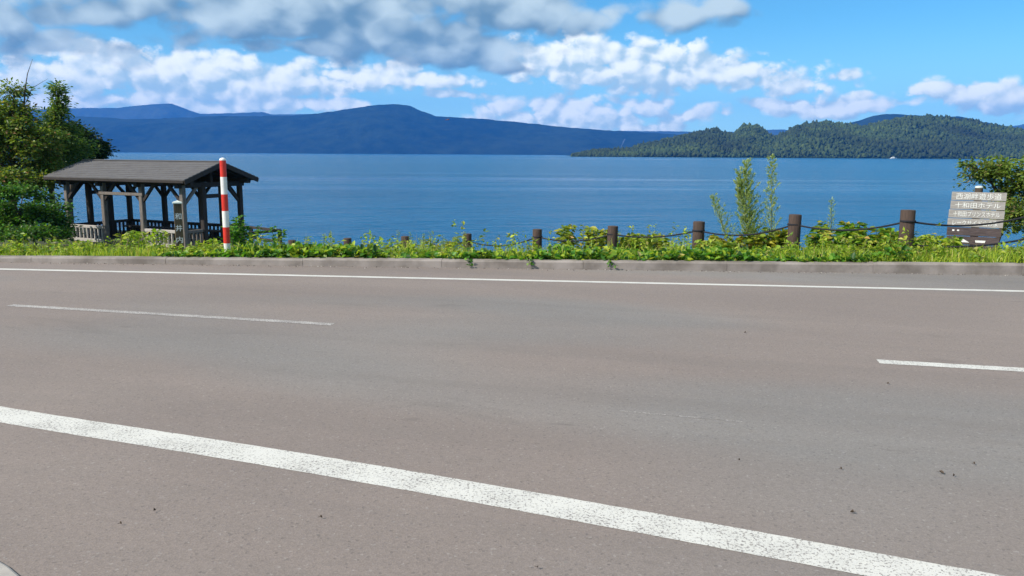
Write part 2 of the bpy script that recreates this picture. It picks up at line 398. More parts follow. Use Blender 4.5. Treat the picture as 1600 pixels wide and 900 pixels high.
struct(link('lake', grid_mesh('lake', np.stack([X, Y, np.full_like(X, WATER)], -1)), M_water))

# ------------------------------------------------------------------ mountains across the lake
def forest(name, a, b_, sc1, sc2, amt=1.0):
    mt, q, b = newmat(name); v = objco(q)
    n = q.noise(v, sc1, 5, .65); n2 = q.noise(v, sc2, 3, .5)
    q.put(b.inputs['Base Color'], q.mix(q.mapr(q.m('ADD', q.m('MULTIPLY', n, .6), q.m('MULTIPLY', n2, .4)), .36, .64), a, b_))
    b.inputs['Roughness'].default_value = .95; b.inputs['Specular IOR Level'].default_value = .1
    bump(q, b, n, 12*amt, 1.0); return mt
M_fara = forest('far_forest', (.004, .008, .005), (.020, .030, .014), .012, .0016)  # very dark base: cloud shade and shade among the crowns put into the colour
M_farb = forest('farthest_forest', (.030, .036, .024), (.055, .062, .036), .012, .0016)  # paler base than the nearer ridge: distance haze partly put into the colour
M_hill = forest('hill_forest', (.014, .028, .009), (.030, .048, .014), .04, .006, .4)
def ridge(name, prof, Yr, Yf, mat, bumpz=6, lump=(.0022, 260, 300), xr=(-1700, 3300), n=900, rows=26, back=500, seed=0):
    """land rising from the water at Yf to a skyline at Yr; prof is sighted in photo pixels"""
    px = np.linspace(*xr, n); pp = np.array(prof, float)
    py = np.interp(px, pp[:, 0], pp[:, 1])
    sky_ = np.array([at(a, b_, Yr) for a, b_ in zip(px, py)])
    out = []
    for i in range(rows):
        t = i/(rows-4)
        if t <= 1:
            Yc = Yf + (Yr-Yf)*t; hh = WATER-2 + (sky_[:, 2]-WATER+2)*(t**.85)
            Xc = sky_[:, 0]*(Yc/Yr)
            hh = hh + (fbm(Xc*lump[0]+seed, Yc*lump[0]+px*.0, 5)*lump[1]*(Yr/7000))*math.sin(math.pi*t)*np.clip((sky_[:, 2]+5)/lump[2], 0, 1)
        else:
            Yc = Yr + back*(t-1)*4; Xc = sky_[:, 0]*(Yc/Yr); hh = sky_[:, 2]*(1-(t-1)*3)
        hh = hh + bumpz*fbm(Xc*.03+9*seed, np.full_like(Xc, Yc)*.03, 3)*min(1, t*3)
        out.append(np.stack([Xc, np.full_like(Xc, Yc), np.maximum(hh, WATER-2.5)], -1))
    return struct(link(name, grid_mesh(name, np.array(out)), mat, smooth=True))
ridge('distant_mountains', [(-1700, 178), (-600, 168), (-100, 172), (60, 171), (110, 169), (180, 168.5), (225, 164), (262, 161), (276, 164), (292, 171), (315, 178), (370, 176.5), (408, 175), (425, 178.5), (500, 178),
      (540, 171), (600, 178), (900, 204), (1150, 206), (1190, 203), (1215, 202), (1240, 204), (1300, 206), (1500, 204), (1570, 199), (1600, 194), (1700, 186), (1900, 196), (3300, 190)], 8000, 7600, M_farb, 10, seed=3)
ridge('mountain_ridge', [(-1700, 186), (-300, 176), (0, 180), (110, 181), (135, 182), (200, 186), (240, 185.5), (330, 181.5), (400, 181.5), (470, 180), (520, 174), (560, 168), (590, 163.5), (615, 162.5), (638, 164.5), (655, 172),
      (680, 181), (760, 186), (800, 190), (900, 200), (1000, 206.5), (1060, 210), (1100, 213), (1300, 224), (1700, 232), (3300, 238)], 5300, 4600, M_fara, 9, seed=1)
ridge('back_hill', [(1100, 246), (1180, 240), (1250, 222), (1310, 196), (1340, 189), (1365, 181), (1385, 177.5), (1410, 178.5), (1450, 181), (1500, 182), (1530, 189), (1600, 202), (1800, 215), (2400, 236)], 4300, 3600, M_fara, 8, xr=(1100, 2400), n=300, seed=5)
PEN = [(890, 242.5), (915, 238), (930, 235), (960, 234), (985, 233), (1002, 227), (1040, 220), (1080, 211), (1106, 205), (1119, 202), (1130, 209), (1146, 210), (1160, 199), (1185, 197), (1196, 207), (1212, 216), (1226, 210), (1240, 200),
       (1265, 194), (1290, 192), (1330, 196), (1345, 200), (1380, 192), (1420, 185), (1455, 182), (1480, 185), (1520, 190), (1545, 196), (1565, 199), (1600, 204), (1700, 208), (2000, 200), (3000, 206)]
PY, PF = 1750.0, 1420.0
ridge('peninsula', [(a, b_+2.5) for a, b_ in PEN], PY, PF, M_hill, 3, lump=(.0065, 190, 110), xr=(885, 2600), n=420, rows=22, back=400, seed=8)
# its forest: too far off to count, one mass of separate crowns
pp = np.array(PEN, float)
ico = bmesh.new(); bmesh.ops.create_icosphere(ico, subdivisions=1, radius=1); iv = np.array([v.co for v in ico.verts]); it = np.array([[v.index for v in f.verts] for f in ico.faces]); ico.free()
N = 22000
px = rng.uniform(893, 1720, N); t = rng.uniform(.0, 1.02, N)**.8
sk = np.interp(px, pp[:, 0], pp[:, 1]); d = np.array([at(a, b_, PY) for a, b_ in zip(px, sk)])
Yc = PF + (PY-PF)*t; Xc = d[:, 0]*Yc/PY; Zc = WATER + (d[:, 2]-WATER)*np.clip(t, 0, 1)**.85
Zc += fbm(Xc*.0065+8, Yc*.0065, 5)*190*(PY/7000)*np.sin(math.pi*np.clip(t, 0, 1))*np.clip((d[:, 2]+5)/110, 0, 1)
rad = .72*(1.6+3.6*rng.random(N)**2)*np.clip(.5+(d[:, 2]-WATER)/60, .35, 1); hgt = rad*rng.uniform(.8, 1.9, N)
V = iv[None]*(1+.28*rng.standard_normal((N, len(iv), 1)))*np.stack([rad, rad, hgt], -1)[:, None] + np.stack([Xc, Yc, Zc+hgt*.35], -1)[:, None]
Q = (it[None] + (np.arange(N)*len(iv))[:, None, None]).reshape(-1, 3)
tone = .74*(1+1.7*fbm(Xc*.010, Yc*.010, 3))[:, None]*np.where(rng.random((N, 1)) < .22, [[.064, .094, .022]], np.where(rng.random((N, 1)) < .45, [[.030, .054, .016]], [[.044, .074, .020]]))*rng.uniform(.85, 1.18, (N, 1))
M_crown = foliage('far_crown', .9, .0)
o = link('peninsula_forest', np_mesh('peninsula_forest', V.reshape(-1, 3), Q, np.repeat(tone, len(it), 0)), M_crown)
tag(o, 'dense green forest covering the peninsula across the lake', 'forest', kind='stuff')

# ------------------------------------------------------------------ road, markings, kerbs
mb = MB(); n = 120; vs = []
for i in range(n+1):
    x = -150 + 300*i/n; vs += [(x, -14, 0), (x, float(kerb_y(max(-30, min(30, x))))+.05, 0)]
mb.add(vs, [(2*i, 2*i+2, 2*i+3, 2*i+1) for i in range(n)])
road = struct(build(mb, 'road', M_road))
mb = MB().add([(-400, -300, -.02), (400, -300, -.02), (400, -13.9, -.02), (-400, -13.9, -.02)], [(0, 1, 2, 3)])
struct(build(mb, 'verge', M_soil))
def stripe(name, top, bot, mat, z=.004, seg=40, ragged=.004):
    """painted line between two sighted edges, laid flat on the road"""
    a = np.array([gnd(*p)[:2] for p in top]); c_ = np.array([gnd(*p)[:2] for p in bot]); vs = []
    for i in range(seg+1):
        s = i/seg
        for A in (a, c_):
            u = np.linspace(0, 1, len(A)); w = [np.interp(s, u, A[:, j]) for j in (0, 1)]
            vs.append((w[0], w[1]+random.uniform(-ragged, ragged), z))
    return build(MB().add(vs, [(2*i+1, 2*i+3, 2*i+2, 2*i) for i in range(seg)]), name, mat, road)
def line(name, p0, p1, w, mat, z=.0022, seg=160, ragged=.003, bend=0.0):
    vs = []; p0, p1 = np.array(p0), np.array(p1); dd = (p1-p0)/np.linalg.norm(p1-p0); nn = np.array([-dd[1], dd[0]])
    for i in range(seg+1):
        s = i/seg; c_ = p0+(p1-p0)*s + nn*bend*4*s*(1-s)
        for e in (-1, 1):
            g = c_+nn*(w/2*e+random.uniform(-ragged, ragged)); vs.append((g[0], g[1], z))
    return build(MB().add(vs, [(2*i, 2*i+2, 2*i+3, 2*i+1) for i in range(seg)]), name, mat, road)
# near edge line: through the sighted points (slightly bowed)
near = np.array([(-9.6, 7.42), (-6.0, 5.88), (-3.14, 4.715), (-1.37, 4.09), (.01, 3.55), (1.07, 3.11), (1.65, 2.86), (3.2, 2.22), (6, 1.05)])
vs = []; tt = np.linspace(near[0, 0], near[-1, 0], 260)
cy = np.interp(tt, near[:, 0], near[:, 1]); cy = np.convolve(np.pad(cy, 12, 'edge'), np.ones(25)/25, 'valid')
for x, y in zip(tt, cy):
    for e in (-1, 1): vs.append((x, y + e*.116 + random.uniform(-.0022, .0022), .0018))
build(MB().add(vs, [(2*i, 2*i+2, 2*i+3, 2*i+1) for i in range(len(tt)-1)]), 'edge_line', M_paint, road)
line('edge_line', (-30, 13.2), (30, 7.1), .115, M_far, bend=0.0, seg=300)
a, c_ = gnd(15, 477), gnd(520, 507); line('lane_dash', (a.x, a.y), (c_.x, c_.y), .10, M_worn, ragged=.006)
a, c_ = gnd(1372, 565), gnd(1640, 580.5); line('lane_dash', (a.x, a.y), (a.x+(c_.x-a.x)*3.6, a.y+(c_.y-a.y)*3.6), .125, M_paint, ragged=.004)
a, c_ = gnd(968, 642), gnd(1160, 659); line('scratch', (a.x, a.y), (c_.x, c_.y), .008, M_worn, z=.0016, ragged=.004, seg=60)
# far kerb: cast stones with narrow joints
kerb = empty('kerb', (0, float(kerb_y(0)), 0)); struct(kerb)
gut = []; L0 = -29.0; w_ = 2.0
i = 0
while L0 < 29:
    x0, x1 = L0+.0025, L0+w_-.0025; mb = MB(); vs = []
    dz = random.uniform(-.004, .004); dy = random.uniform(-.006, .006)
    for x in np.linspace(x0, x1, 5):
        y = float(kerb_y(x))+dy; h = float(kerb_h(x))+dz
        prof = [(0, -.05), (.012, h-.02), (.030, h), (.165, h+.004), (.18, h-.012), (.18, -.05)]
        vs += [(x, y+py_-float(kerb_y(0)), pz) for py_, pz in prof]
    fs = [(6*a+j, 6*a+6+j, 6*a+7+j, 6*a+j+1) for a in range(4) for j in range(5)] + [tuple(range(6)), tuple(range(29, 23, -1))]
    build(mb.add(vs, fs), 'kerb_stone', M_kerb, kerb); L0 += w_; i += 1
Ng = 1500; gx = rng.uniform(-11, 10, Ng); gy = kerb_y(gx)-.004-np.abs(rng.normal(0, .05, Ng)); gs = .002+.007*rng.random(Ng)**3
V = iv[None]*(1+.2*rng.standard_normal((Ng, len(iv), 1)))*gs[:, None, None]*np.array([1.2, 1.2, .7]) + np.stack([gx, gy, gs*.4], -1)[:, None]
gc = np.array([[.30, .27, .25], [.11, .10, .09], [.50, .47, .43], [.07, .055, .04]])[rng.choice(4, Ng, p=[.45, .25, .12, .18])]
o = link('grit', np_mesh('grit', V.reshape(-1, 3), (it[None]+(np.arange(Ng)*len(iv))[:, None, None]).reshape(-1, 3), np.repeat(gc, len(it), 0)), M_crown)
tag(o, 'loose grit gathered along the foot of the kerb', 'grit', kind='stuff')
# corner kerb at the near side, with a little paving behind it
kc = Vector((-2.69, 1.88, 0)); nk = empty('corner_kerb', kc); struct(nk)
a0 = R(-80)
for i in range(7):
    A = np.linspace(a0+R(32)*i+.006, a0+R(32)*(i+1)-.006, 7); vs = []
    for a in A:
        for r_, z in ((1.25, -.02), (1.246, .010), (1.238, .014), (1.07, .017), (1.07, -.02)): vs.append((r_*math.cos(a), r_*math.sin(a), z))
    fs = [(5*a+j, 5*a+j+1, 5*a+6+j, 5*a+5+j) for a in range(6) for j in range(4)] + [tuple(range(4, -1, -1)), tuple(range(30, 35))]
    build(MB().add(vs, fs), 'kerb_stone', M_pale, nk)
A = np.linspace(a0, a0+R(224), 30)
vs = [(-6, -1.2, .014)] + [(1.065*math.cos(a), 1.065*math.sin(a), .014) for a in A]
build(MB().add(vs, [(0, i, i+1) for i in range(1, 30)]), 'paving', M_pave, nk)

# ------------------------------------------------------------------ pavilion
pv = empty('pavilion', (-11.0, 27.0, -1.75), R(-25))
tag(pv, 'open timber lakeside pavilion with grey gabled board roof and railings', 'pavilion')
EZ, RZ, W, L = 2.41, 3.01, 3.5, 7.1
PX = (-.6, -2.57, -4.53, -6.5); PYs = (.45, 3.15)
def b_(name, a, c_, w, h, mat, par=pv, **kw): return build(MB().beam(a, c_, w, h, **kw), name, mat, par)
for x in PX:
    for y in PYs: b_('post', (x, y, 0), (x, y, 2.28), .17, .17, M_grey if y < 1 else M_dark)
for x in (PX[0], PX[3]):
    for y in (1.35, 2.25): b_('post', (x, y, 0), (x, y, 2.22), .19, .19, M_dark)
for y in PYs: b_('eave_beam', (-L+.12, y, 2.36-.03), (-.12, y, 2.36-.03), .15, .20, M_dark)
for x in PX: b_('tie_beam', (x, .18, 2.21), (x, W-.18, 2.21), .15, .18, M_dark)
for x in (PX[0], PX[3]): b_('header', (x, 1.44, 1.80), (x, 2.16, 1.80), .09, .14, M_dark)
b_('ridge_beam', (-L+.1, W/2, RZ-.14), (-.1, W/2, RZ-.14), .14, .2, M_dark)
for x in (PX[0], PX[3]): b_('king_post', (x, W/2, 2.28), (x, W/2, RZ-.2), .13, .13, M_dark)
for i, x in enumerate(PX):
    for y in PYs:
        for s in (-1, 1):
            if (i == 0 and s > 0) or (i == 3 and s < 0): continue
            b_('brace', (x+s*.06, y, 1.62), (x+s*.66, y, 2.25), .085, .11, M_dark)
    if i in (0, 3):
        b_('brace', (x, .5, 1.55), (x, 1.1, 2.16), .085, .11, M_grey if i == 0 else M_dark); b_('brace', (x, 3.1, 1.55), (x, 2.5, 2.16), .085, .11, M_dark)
# doorway frame on the road side
b_('lintel', (-4.66, .40, 1.86), (-2.44, .40, 1.86), .10, .11, M_grey)
# railings
def railing(p, q_, mat, top=.60, n=9, low=.10):
    p, q_ = Vector(p), Vector(q_); u = Vector((0, 0, 1)); r_ = build(MB().beam(p+u*top, q_+u*top, .10, .11), 'railing', mat, pv)
    build(MB().beam(p+u*low, q_+u*low, .08, .12), 'bottom_rail', mat, r_)
    for i in range(n):
        s = p.lerp(q_, (i+.5)/n); build(MB().beam(s+u*(low+.06), s+u*(top-.055), .055, .07), 'baluster', mat, r_)
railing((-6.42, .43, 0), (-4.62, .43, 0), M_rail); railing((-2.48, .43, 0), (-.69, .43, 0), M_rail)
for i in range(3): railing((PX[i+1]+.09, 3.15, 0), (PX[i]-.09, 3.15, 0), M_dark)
railing((-6.5, .54, 0), (-6.5, 1.25, 0), M_dark, n=4); railing((-6.5, 2.35, 0), (-6.5, 3.06, 0), M_dark, n=4); railing((-6.5, 1.45, 0), (-6.5, 2.15, 0), M_dark, n=4)
railing((-.6, .54, 0), (-.6, 1.25, 0), M_grey, n=4); railing((-.6, 2.35, 0), (-.6, 3.06, 0), M_dark, n=4)
# bench inside along the lake side
bn = build(MB().box((-3.55, 2.72, .42), (2.6, .17, .03)), 'bench', M_dark, pv)
for x in (-5.6, -3.55, -1.5): build(MB().box((x, 2.72, .195), (.05, .14, .195)), 'bench_leg', M_dark, bn)
build(MB().box((-L/2, W/2, -.06), (L/2-.35, W/2-.2, .055)), 'floor', M_dark, pv)
# roof: boards laid in overlapping courses on both slopes
nb = 10; roofs = []
for side in (0, 1):
    y0, y1 = (0, W/2) if side == 0 else (W, W/2)
    deck = MB(); t_ = .04
    vs = [(x, y, z+dz) for dz in (-t_, 0) for x, y, z in ((-L, y0, EZ-.02), (0, y0, EZ-.02), (0, y1, RZ-.03), (-L, y1, RZ-.03))]
    dk = build(deck.add(vs, [(0, 1, 2, 3), (4, 5, 6, 7), (0, 1, 5, 4), (1, 2, 6, 5), (2, 3, 7, 6), (3, 0, 4, 7)]), 'roof', M_dark, pv)
    for i in range(nb):
        s0, s1 = i/nb, (i+1.12)/nb
        if s1 > 1: s1 = 1
        lo = (y0+(y1-y0)*s0, EZ+(RZ-EZ)*s0); hi = (y0+(y1-y0)*s1, EZ+(RZ-EZ)*s1); e = .012
        vs = []
        for x in (-L-.02+random.uniform(0, .012), .02-random.uniform(0, .012)):
            vs += [(x, lo[0], lo[1]-.004), (x, lo[0], lo[1]+.026+e), (x, hi[0], hi[1]+.012), (x, hi[0], hi[1]-.004)]
        build(MB().add(vs, [(0, 1, 2, 3), (7, 6, 5, 4), (0, 4, 5, 1), (1, 5, 6, 2), (2, 6, 7, 3), (3, 7, 4, 0)]), 'roof_board', M_roof, dk)
    for x in (-L+.0, 0.0): b_('bargeboard', (x, y0, EZ-.075), (x, y1, RZ-.085), .05, .15, M_dark)
    for i in range(9):
        x = -L+.35+(L-.7)*i/8; b_('rafter', (x, y0+(.04 if side == 0 else -.04), EZ-.095), (x, y1, RZ-.115), .06, .09, M_dark)
    b_('fascia', (-L+.03, y0+(-.012 if side == 0 else .012), EZ-.05), (-.03, y0+(-.012 if side == 0 else .012), EZ-.05), .03, .09, M_dark)
build(MB().beam((-L-.03, W/2, RZ+.025), (.03, W/2, RZ+.025), .20, .035), 'ridge_cap', M_roof, pv)

# handrail running on from the pavilion
def gz(x, y): return float(ground_z(x, y))
hp = [at(392, 356, 26.6), at(437, 360, 25.0)]
hr = empty('handrail', (hp[1].x, hp[1].y, gz(hp[1].x, hp[1].y))); tag(hr, 'low dark timber handrail running out from the pavilion towards the path', 'handrail')
def rel(p, o): return Vector(p) - o.location
end2 = at(372, 366, 24.0)
for p in hp+[end2]:
    build(MB().beam(rel((p.x, p.y, -1.9), hr), rel((p.x, p.y, p.z+.02), hr), .11, .11), 'post', M_dark, hr)
p0 = at(372, 353, 27.6)
build(MB().beam(rel(p0, hr), rel(hp[1], hr), .09, .08), 'rail', M_dark, hr)
build(MB().beam(rel(end2, hr), rel(hp[1], hr), .09, .08), 'rail', M_dark, hr)
build(MB().beam(rel(p0-Vector((0, 0, .35)), hr), rel(hp[1]-Vector((0, 0, .35)), hr), .07, .07), 'rail', M_dark, hr)

# ------------------------------------------------------------------ lettering
def lettering(body, w, h, mat, parent, loc, rot, name='lettering', bold=.0):
    cu = bpy.data.curves.new('txt', 'FONT'); cu.body = body; cu.extrude = .0; cu.offset = bold
    o = bpy.data.objects.new('txt', cu); col.objects.link(o)
    bpy.context.view_layer.update()
    me = bpy.data.meshes.new_from_object(o.evaluated_get(bpy.context.evaluated_depsgraph_get())); bpy.data.objects.remove(o)
    co = np.array([v.co for v in me.vertices]); lo, hi = co.min(0), co.max(0)
    co[:, 0] = ((co[:, 0]-lo[0])/(hi[0]-lo[0])-.5)*w; co[:, 1] = ((co[:, 1]-lo[1])/(hi[1]-lo[1])-.5)*h; co[:, 2] = 0
    me.vertices.foreach_set('co', co.astype(np.float32).ravel()); me.update(); me.name = name
    me.materials.clear(); o = link(name, me, mat, parent); o.location = loc; o.rotation_euler = rot; return o

# place-name post
pt = at(277, 318, 16.0); gz0 = gz(pt.x, pt.y)
np_ = empty('place_name_post', (pt.x, pt.y, gz0), R(24)); tag(np_, 'square brown wooden post with white place name characters and white cap', 'sign post')
H = pt.z-gz0
build(MB().beam((0, 0, -.1), (0, 0, H), .15, .15, ch=.06), 'post', wood('post_wood', (.135, .105, .065), (.06, .048, .034)), np_)
build(MB().add([(s*.088, t*.088, H) for s, t in ((-1, -1), (1, -1), (1, 1), (-1, 1))] + [(s*.088, t*.088, H+.025) for s, t in ((-1, -1), (1, -1), (1, 1), (-1, 1))] + [(0, 0, H+.065)],
      [(3, 2, 1, 0), (0, 1, 5, 4), (1, 2, 6, 5), (2, 3, 7, 6), (3, 0, 4, 7), (4, 5, 8), (5, 6, 8), (6, 7, 8), (7, 4, 8)]), 'cap', M_cap, np_)
for i, ch_ in enumerate('和井内'):
    z = H - .25 - i*.235; lettering(ch_, .122, .128, M_letter, np_, (0, -.0785, z), (R(90), 0, 0), 'character', .012)

# red and white snow pole
sp = at(355.5, 397, 11.95); sp.z = gz(sp.x, sp.y)
po = empty('snow_pole', sp); po.rotation_euler = (0, R(.1), 0); tag(po, 'tall red and white banded snow pole standing at the kerb', 'pole')
zt = at(348.5, 247, 11.95).z-sp.z
edges = [zt-(y-247)/105.5 for y in (250.5, 276, 303, 329, 354.5, 380)] + [-.1]
for i in range(6):
    r1 = .046+.004*i/6
    build(MB().lathe([(r1, edges[i+1]), (r1, edges[i])], 28), 'red_band' if i % 2 == 0 else 'white_band', M_red if i % 2 == 0 else M_white, po, True)
build(MB().lathe([(.047, edges[0]), (.047, edges[0]+.012), (.038, edges[0]+.028), (.018, edges[0]+.037), (.002, edges[0]+.04)], 28), 'cap', M_white, po, True)

# ------------------------------------------------------------------ sign board
sb = at(1530, 300, 15.0); sz = gz(sb.x, sb.y)
sg = empty('signboard', (sb.x, sb.y, sz), R(-25)); tag(sg, 'weathered grey plank signboard with white Japanese lettering beside the green bush', 'sign')
W2 = .90; ztop = sb.z - sz + .0
build(MB().lathe([(.068, -.15), (.068, ztop+.075)], 20), 'post', M_bark, sg, True).location = (.0, .10, 0)
build(MB().lathe([(.070, ztop+.072), (.072, ztop+.082), (.060, ztop+.105), (.02, ztop+.112)], 20), 'post_cap', M_cap, sg, True).location = (.0, .10, 0)
rows = [('西湖畔遊歩道', .74, .115), ('十和田ホテル', .74, .10), ('十和田プリンスホテル', .76, .10), ('レークサイド山の家', .74, .105), (None, 0, 0), (None, 0, 0), (None, 0, 0)]
ph = .166
for i, (txt, tw, th) in enumerate(rows):
    zc = ztop - ph*(i+.5); yaw = random.uniform(-.004, .004)
    wx = W2/2 + random.uniform(-.006, .006) - (0 if i < 5 else .02)
    pl = build(MB().beam((-wx, 0, 0), (wx, 0, 0), .035, ph-.012, ch=.10), 'plank', M_plank if i < 4 else M_plank2, sg)
    pl.location = (-.0-i*.006, random.uniform(-.003, .003), zc); pl.rotation_euler = (0, yaw, 0)
    if txt: lettering(txt, tw, th, M_letter, pl, (0, -.0215, 0), (R(90), 0, 0), bold=.0)
    if i == 4:
        for x in (-.34, -.26): build(MB().box((x, -.0205, .02), (.018, .002, .014)), 'paint_mark', M_letter, pl)
    if i == 5:
        build(MB().add([(-.30, -.021, -.03), (-.05, -.021, -.035), (-.14, -.021, .02), (-.18, -.021, .032)], [(0, 1, 2, 3)]), 'paint_mark', M_letter, pl)
        build(MB().add([(.05, -.021, -.03), (.20, -.021, -.032), (.21, -.021, .012), (.04, -.021, .010)], [(0, 1, 2, 3)]), 'paint_mark', M_letter, pl)
    if i == 6:
        for j, x in enumerate((-.36, -.30, -.25, -.21, -.16)):
            build(MB().box((x, -.0205, 0), (.008 if j % 2 else .013, .002, .04 if j else .02)), 'paint_mark', M_letter, pl)

# ------------------------------------------------------------------ rope fence
posts = [(6.1, 12.3, 328, 1420), (4.84, 13.7, 335, 1242), (3.53, 15.1, 346, 1092), (2.06, 16.4, 353, 957), (.57, 17.7, 358, 840), (-1.06, 18.9, 365, 730), (-2.69, 20.1, 369, 633), (-4.36, 21.2, 372, 543), (-6.1, 22.2, 375, 456)]
where = ['nearest brown bollard, just left of the signboard', 'brown bollard right behind the tall feathery weed', 'brown bollard left of the tall feathery weeds, third from the signboard',
         'brown bollard standing between the two yellowish leafy clumps', 'brown bollard left of the yellowish clumps, fifth from the signboard', 'short brown bollard sunk in weeds, sixth from the signboard',
         'small brown bollard deep in green weeds, third from the handrail', 'narrow brown bollard nearly hidden in weeds, second from the handrail', 'low brown bollard stub nearest the pavilion handrail']
tops = []
shaft = None
for i, (x, D, ytop, pxx) in enumerate(posts):
    p = at(pxx, ytop, D); base = gz(p.x, p.y); h = p.z-base
    bo = empty('bollard', (p.x, p.y, base), R(random.uniform(0, 360))); tag(bo, where[i], 'bollard', 'brown bollards carrying the rope')
    r_ = .107+random.uniform(-.004, .004)
    s = build(MB().lathe([(r_*1.02, -.2), (r_, h*.5), (r_*.99, h-.016), (r_*.93, h-.002), (r_*.5, h+.002)], 18), 'shaft', M_boll, bo, True)
    s.rotation_euler = (R(random.uniform(-1, 1)), R(random.uniform(-1, 1)), 0)
    e = build(MB().lathe([(r_+.004, h-.185), (r_+.008, h-.180), (r_+.008, h-.160), (r_+.004, h-.155)], 18), 'collar', M_rope, bo, True)
    tops.append(Vector((p.x, p.y, p.z-.17)))
xp = Vector((8.05, 12.15, .95)); base = gz(xp.x, xp.y)
bo = empty('bollard', (xp.x, xp.y, base)); tag(bo, 'brown bollard at the far right edge carrying the rope end', 'bollard', 'brown bollards carrying the rope')
build(MB().lathe([(.11, -.2), (.107, xp.z-base-.016), (.10, xp.z-base)], 18), 'shaft', M_boll, bo, True)
tops.insert(0, xp-Vector((0, 0, .17)))
def rope(name, pts, sag, rad, label):
    P = []
    for a, c_ in zip(pts[:-1], pts[1:]):
        sg_ = sag*random.uniform(.7, 1.3)
        for i in range(14):
            s = i/14; p = a.lerp(c_, s); p.z -= sg_*4*s*(1-s); P.append(p)
    P.append(pts[-1]); o = pts[0].copy(); r_ = build(MB().tube([p-o for p in P], rad, 8), name, M_rope, None, True); r_.location = o
    tag(r_, label, 'rope'); return r_
rope('rope', tops, .13, .0145, 'upper dark rope sagging from bollard to bollard')
rope('rope', [p-Vector((0, 0, .36)) for p in tops], .11, .0145, 'lower dark rope half buried in the weeds')

# ------------------------------------------------------------------ plants
def leaves(C, length, width, up=.5, fold=.25, six=False, dirs=None, droop=.0):
    """leaf blades at points C (n,3); returns V, Q (quads or tris)"""
    n = len(C); d = rng.standard_normal((n, 3)) if dirs is None else dirs + .35*rng.standard_normal((n, 3))
    d[:, 2] = d[:, 2]*(1-up*.6) - droop; d /= np.linalg.norm(d, axis=1, keepdims=True)
    u = rng.standard_normal((n, 3))*.6 + np.array([0, 0, up*2]); s = np.cross(d, u); s /= np.linalg.norm(s, axis=1, keepdims=True)+1e-9
    nn = np.cross(s, d); Ln = (length*rng.uniform(.6, 1.3, n))[:, None]; Wd = (width*rng.uniform(.7, 1.2, n))[:, None]
    if six:
        T = [(0, 0, 0), (.38, .28, fold), (.42, .62, fold*.9), (0, 1, -.12), (-.42, .62, fold*.9), (-.38, .28, fold)]
        F = [(0, 1, 2, 3), (0, 3, 4, 5)]
    else:
        T = [(0, 0, 0), (.5, .45, fold), (0, 1, -.05), (-.5, .45, fold)]; F = [(0, 1, 2), (0, 2, 3)]
    V = np.stack([C + s*Wd*a + d*Ln*b_ + nn*Wd*c_ for a, b_, c_ in T], 1)
    Q = (np.array(F)[None] + (np.arange(n)*len(T))[:, None, None]).reshape(-1, len(F[0]))
    return V.reshape(-1, 3), Q
def tints(n, pal, rep=2, var=.22):
    pal = np.array(pal); w = pal[:, 3]/pal[:, 3].sum(); i = rng.choice(len(pal), n, p=w)
    c_ = pal[i, :3]*rng.uniform(1-var, 1+var, (n, 1))*rng.uniform(.94, 1.06, (n, 3)); return np.repeat(c_, rep, 0)
def leaf_obj(name, C, length, width, pal, mat, parent=None, pal2=None, **kw):
    V, Q = leaves(C, length, width, **kw); T = tints(len(C), pal)
    if pal2 is not None:      # stands of a second, paler species
        w = np.repeat(fbm(C[:, 0]*1.9+3, C[:, 1]*1.9+5, 3)+.25*rng.standard_normal(len(C)) > .10, 2); T2 = tints(len(C), pal2); T[w] = T2[w]
    return link(name, np_mesh(name, V, Q, T), mat, parent)
def blades(C, hgt, wid, lean=.35):
    n = len(C); a = rng.uniform(0, 6.283, n); b_ = rng.uniform(0, 6.283, n); h = (hgt*rng.uniform(.45, 1.25, n))[:, None]; w = (wid*rng.uniform(.7, 1.3, n))[:, None]
    sd = np.stack([np.cos(a), np.sin(a), 0*a], -1); ln = np.stack([np.cos(b_), np.sin(b_), 0*a], -1)*(lean*rng.uniform(.1, 1.3, n))[:, None]
    z = np.array([0, 0, 1.])
    V = np.stack([C-sd*w/2, C+sd*w/2, C+sd*w*.4+z*h*.55+ln*h*.35, C-sd*w*.4+z*h*.55+ln*h*.35, C+z*h*.92+ln*h*1.0+sd*w*.05, C+z*h*.92+ln*h*1.0-sd*w*.05], 1)
    Q = (np.array([(0, 1, 2, 3), (3, 2, 4, 5)])[None] + (np.arange(n)*6)[:, None, None]).reshape(-1, 4); return V.reshape(-1, 3), Q
PAL_G = [(0.058, 0.174, 0.022, 3), (0.090, 0.240, 0.026, 3), (0.180, 0.336, 0.036, 2.4), (0.031, 0.090, 0.018, 1)]
PAL_Y = [(.30, .35, .035, 3), (.20, .28, .03, 3), (.44, .40, .06, 1.8), (.11, .19, .022, 1.5), (.46, .28, .08, .5)]
PAL_GR = [(0.348, 0.448, 0.043, 3), (0.246, 0.369, 0.038, 3), (0.463, 0.522, 0.066, 2), (0.123, 0.231, 0.029, 1.5), (0.493, 0.435, 0.145, 0.5)]
# broad-leaved ground cover along the kerb
def scatter(n, x0, x1, w0, w1):
    x = rng.uniform(x0, x1, n); off = rng.uniform(w0, w1, n); return x, kerb_y(x)+.17+off
n = 17000; x, y = scatter(n, -5.2, 5.6, -.03, 1.5)
cl = fbm(x*1.7, y*1.7, 3)+.5; keep = rng.random(n) < np.clip(cl*1.7, .25, 1); x, y = x[keep], y[keep]
z = ground_z(x, y) + rng.random(len(x))**.8*(.03+.24*np.clip(fbm(x*1.25+4, y*1.6, 3)*2.0+.40, 0, 1)) + .02
o = leaf_obj('ground_cover', np.stack([x, y, z], -1), .098, .082, PAL_G, M_leaf, pal2=PAL_GR, six=True, up=.8)
tag(o, 'low broad-leaved green weeds crowding the kerb', 'weeds', kind='stuff')
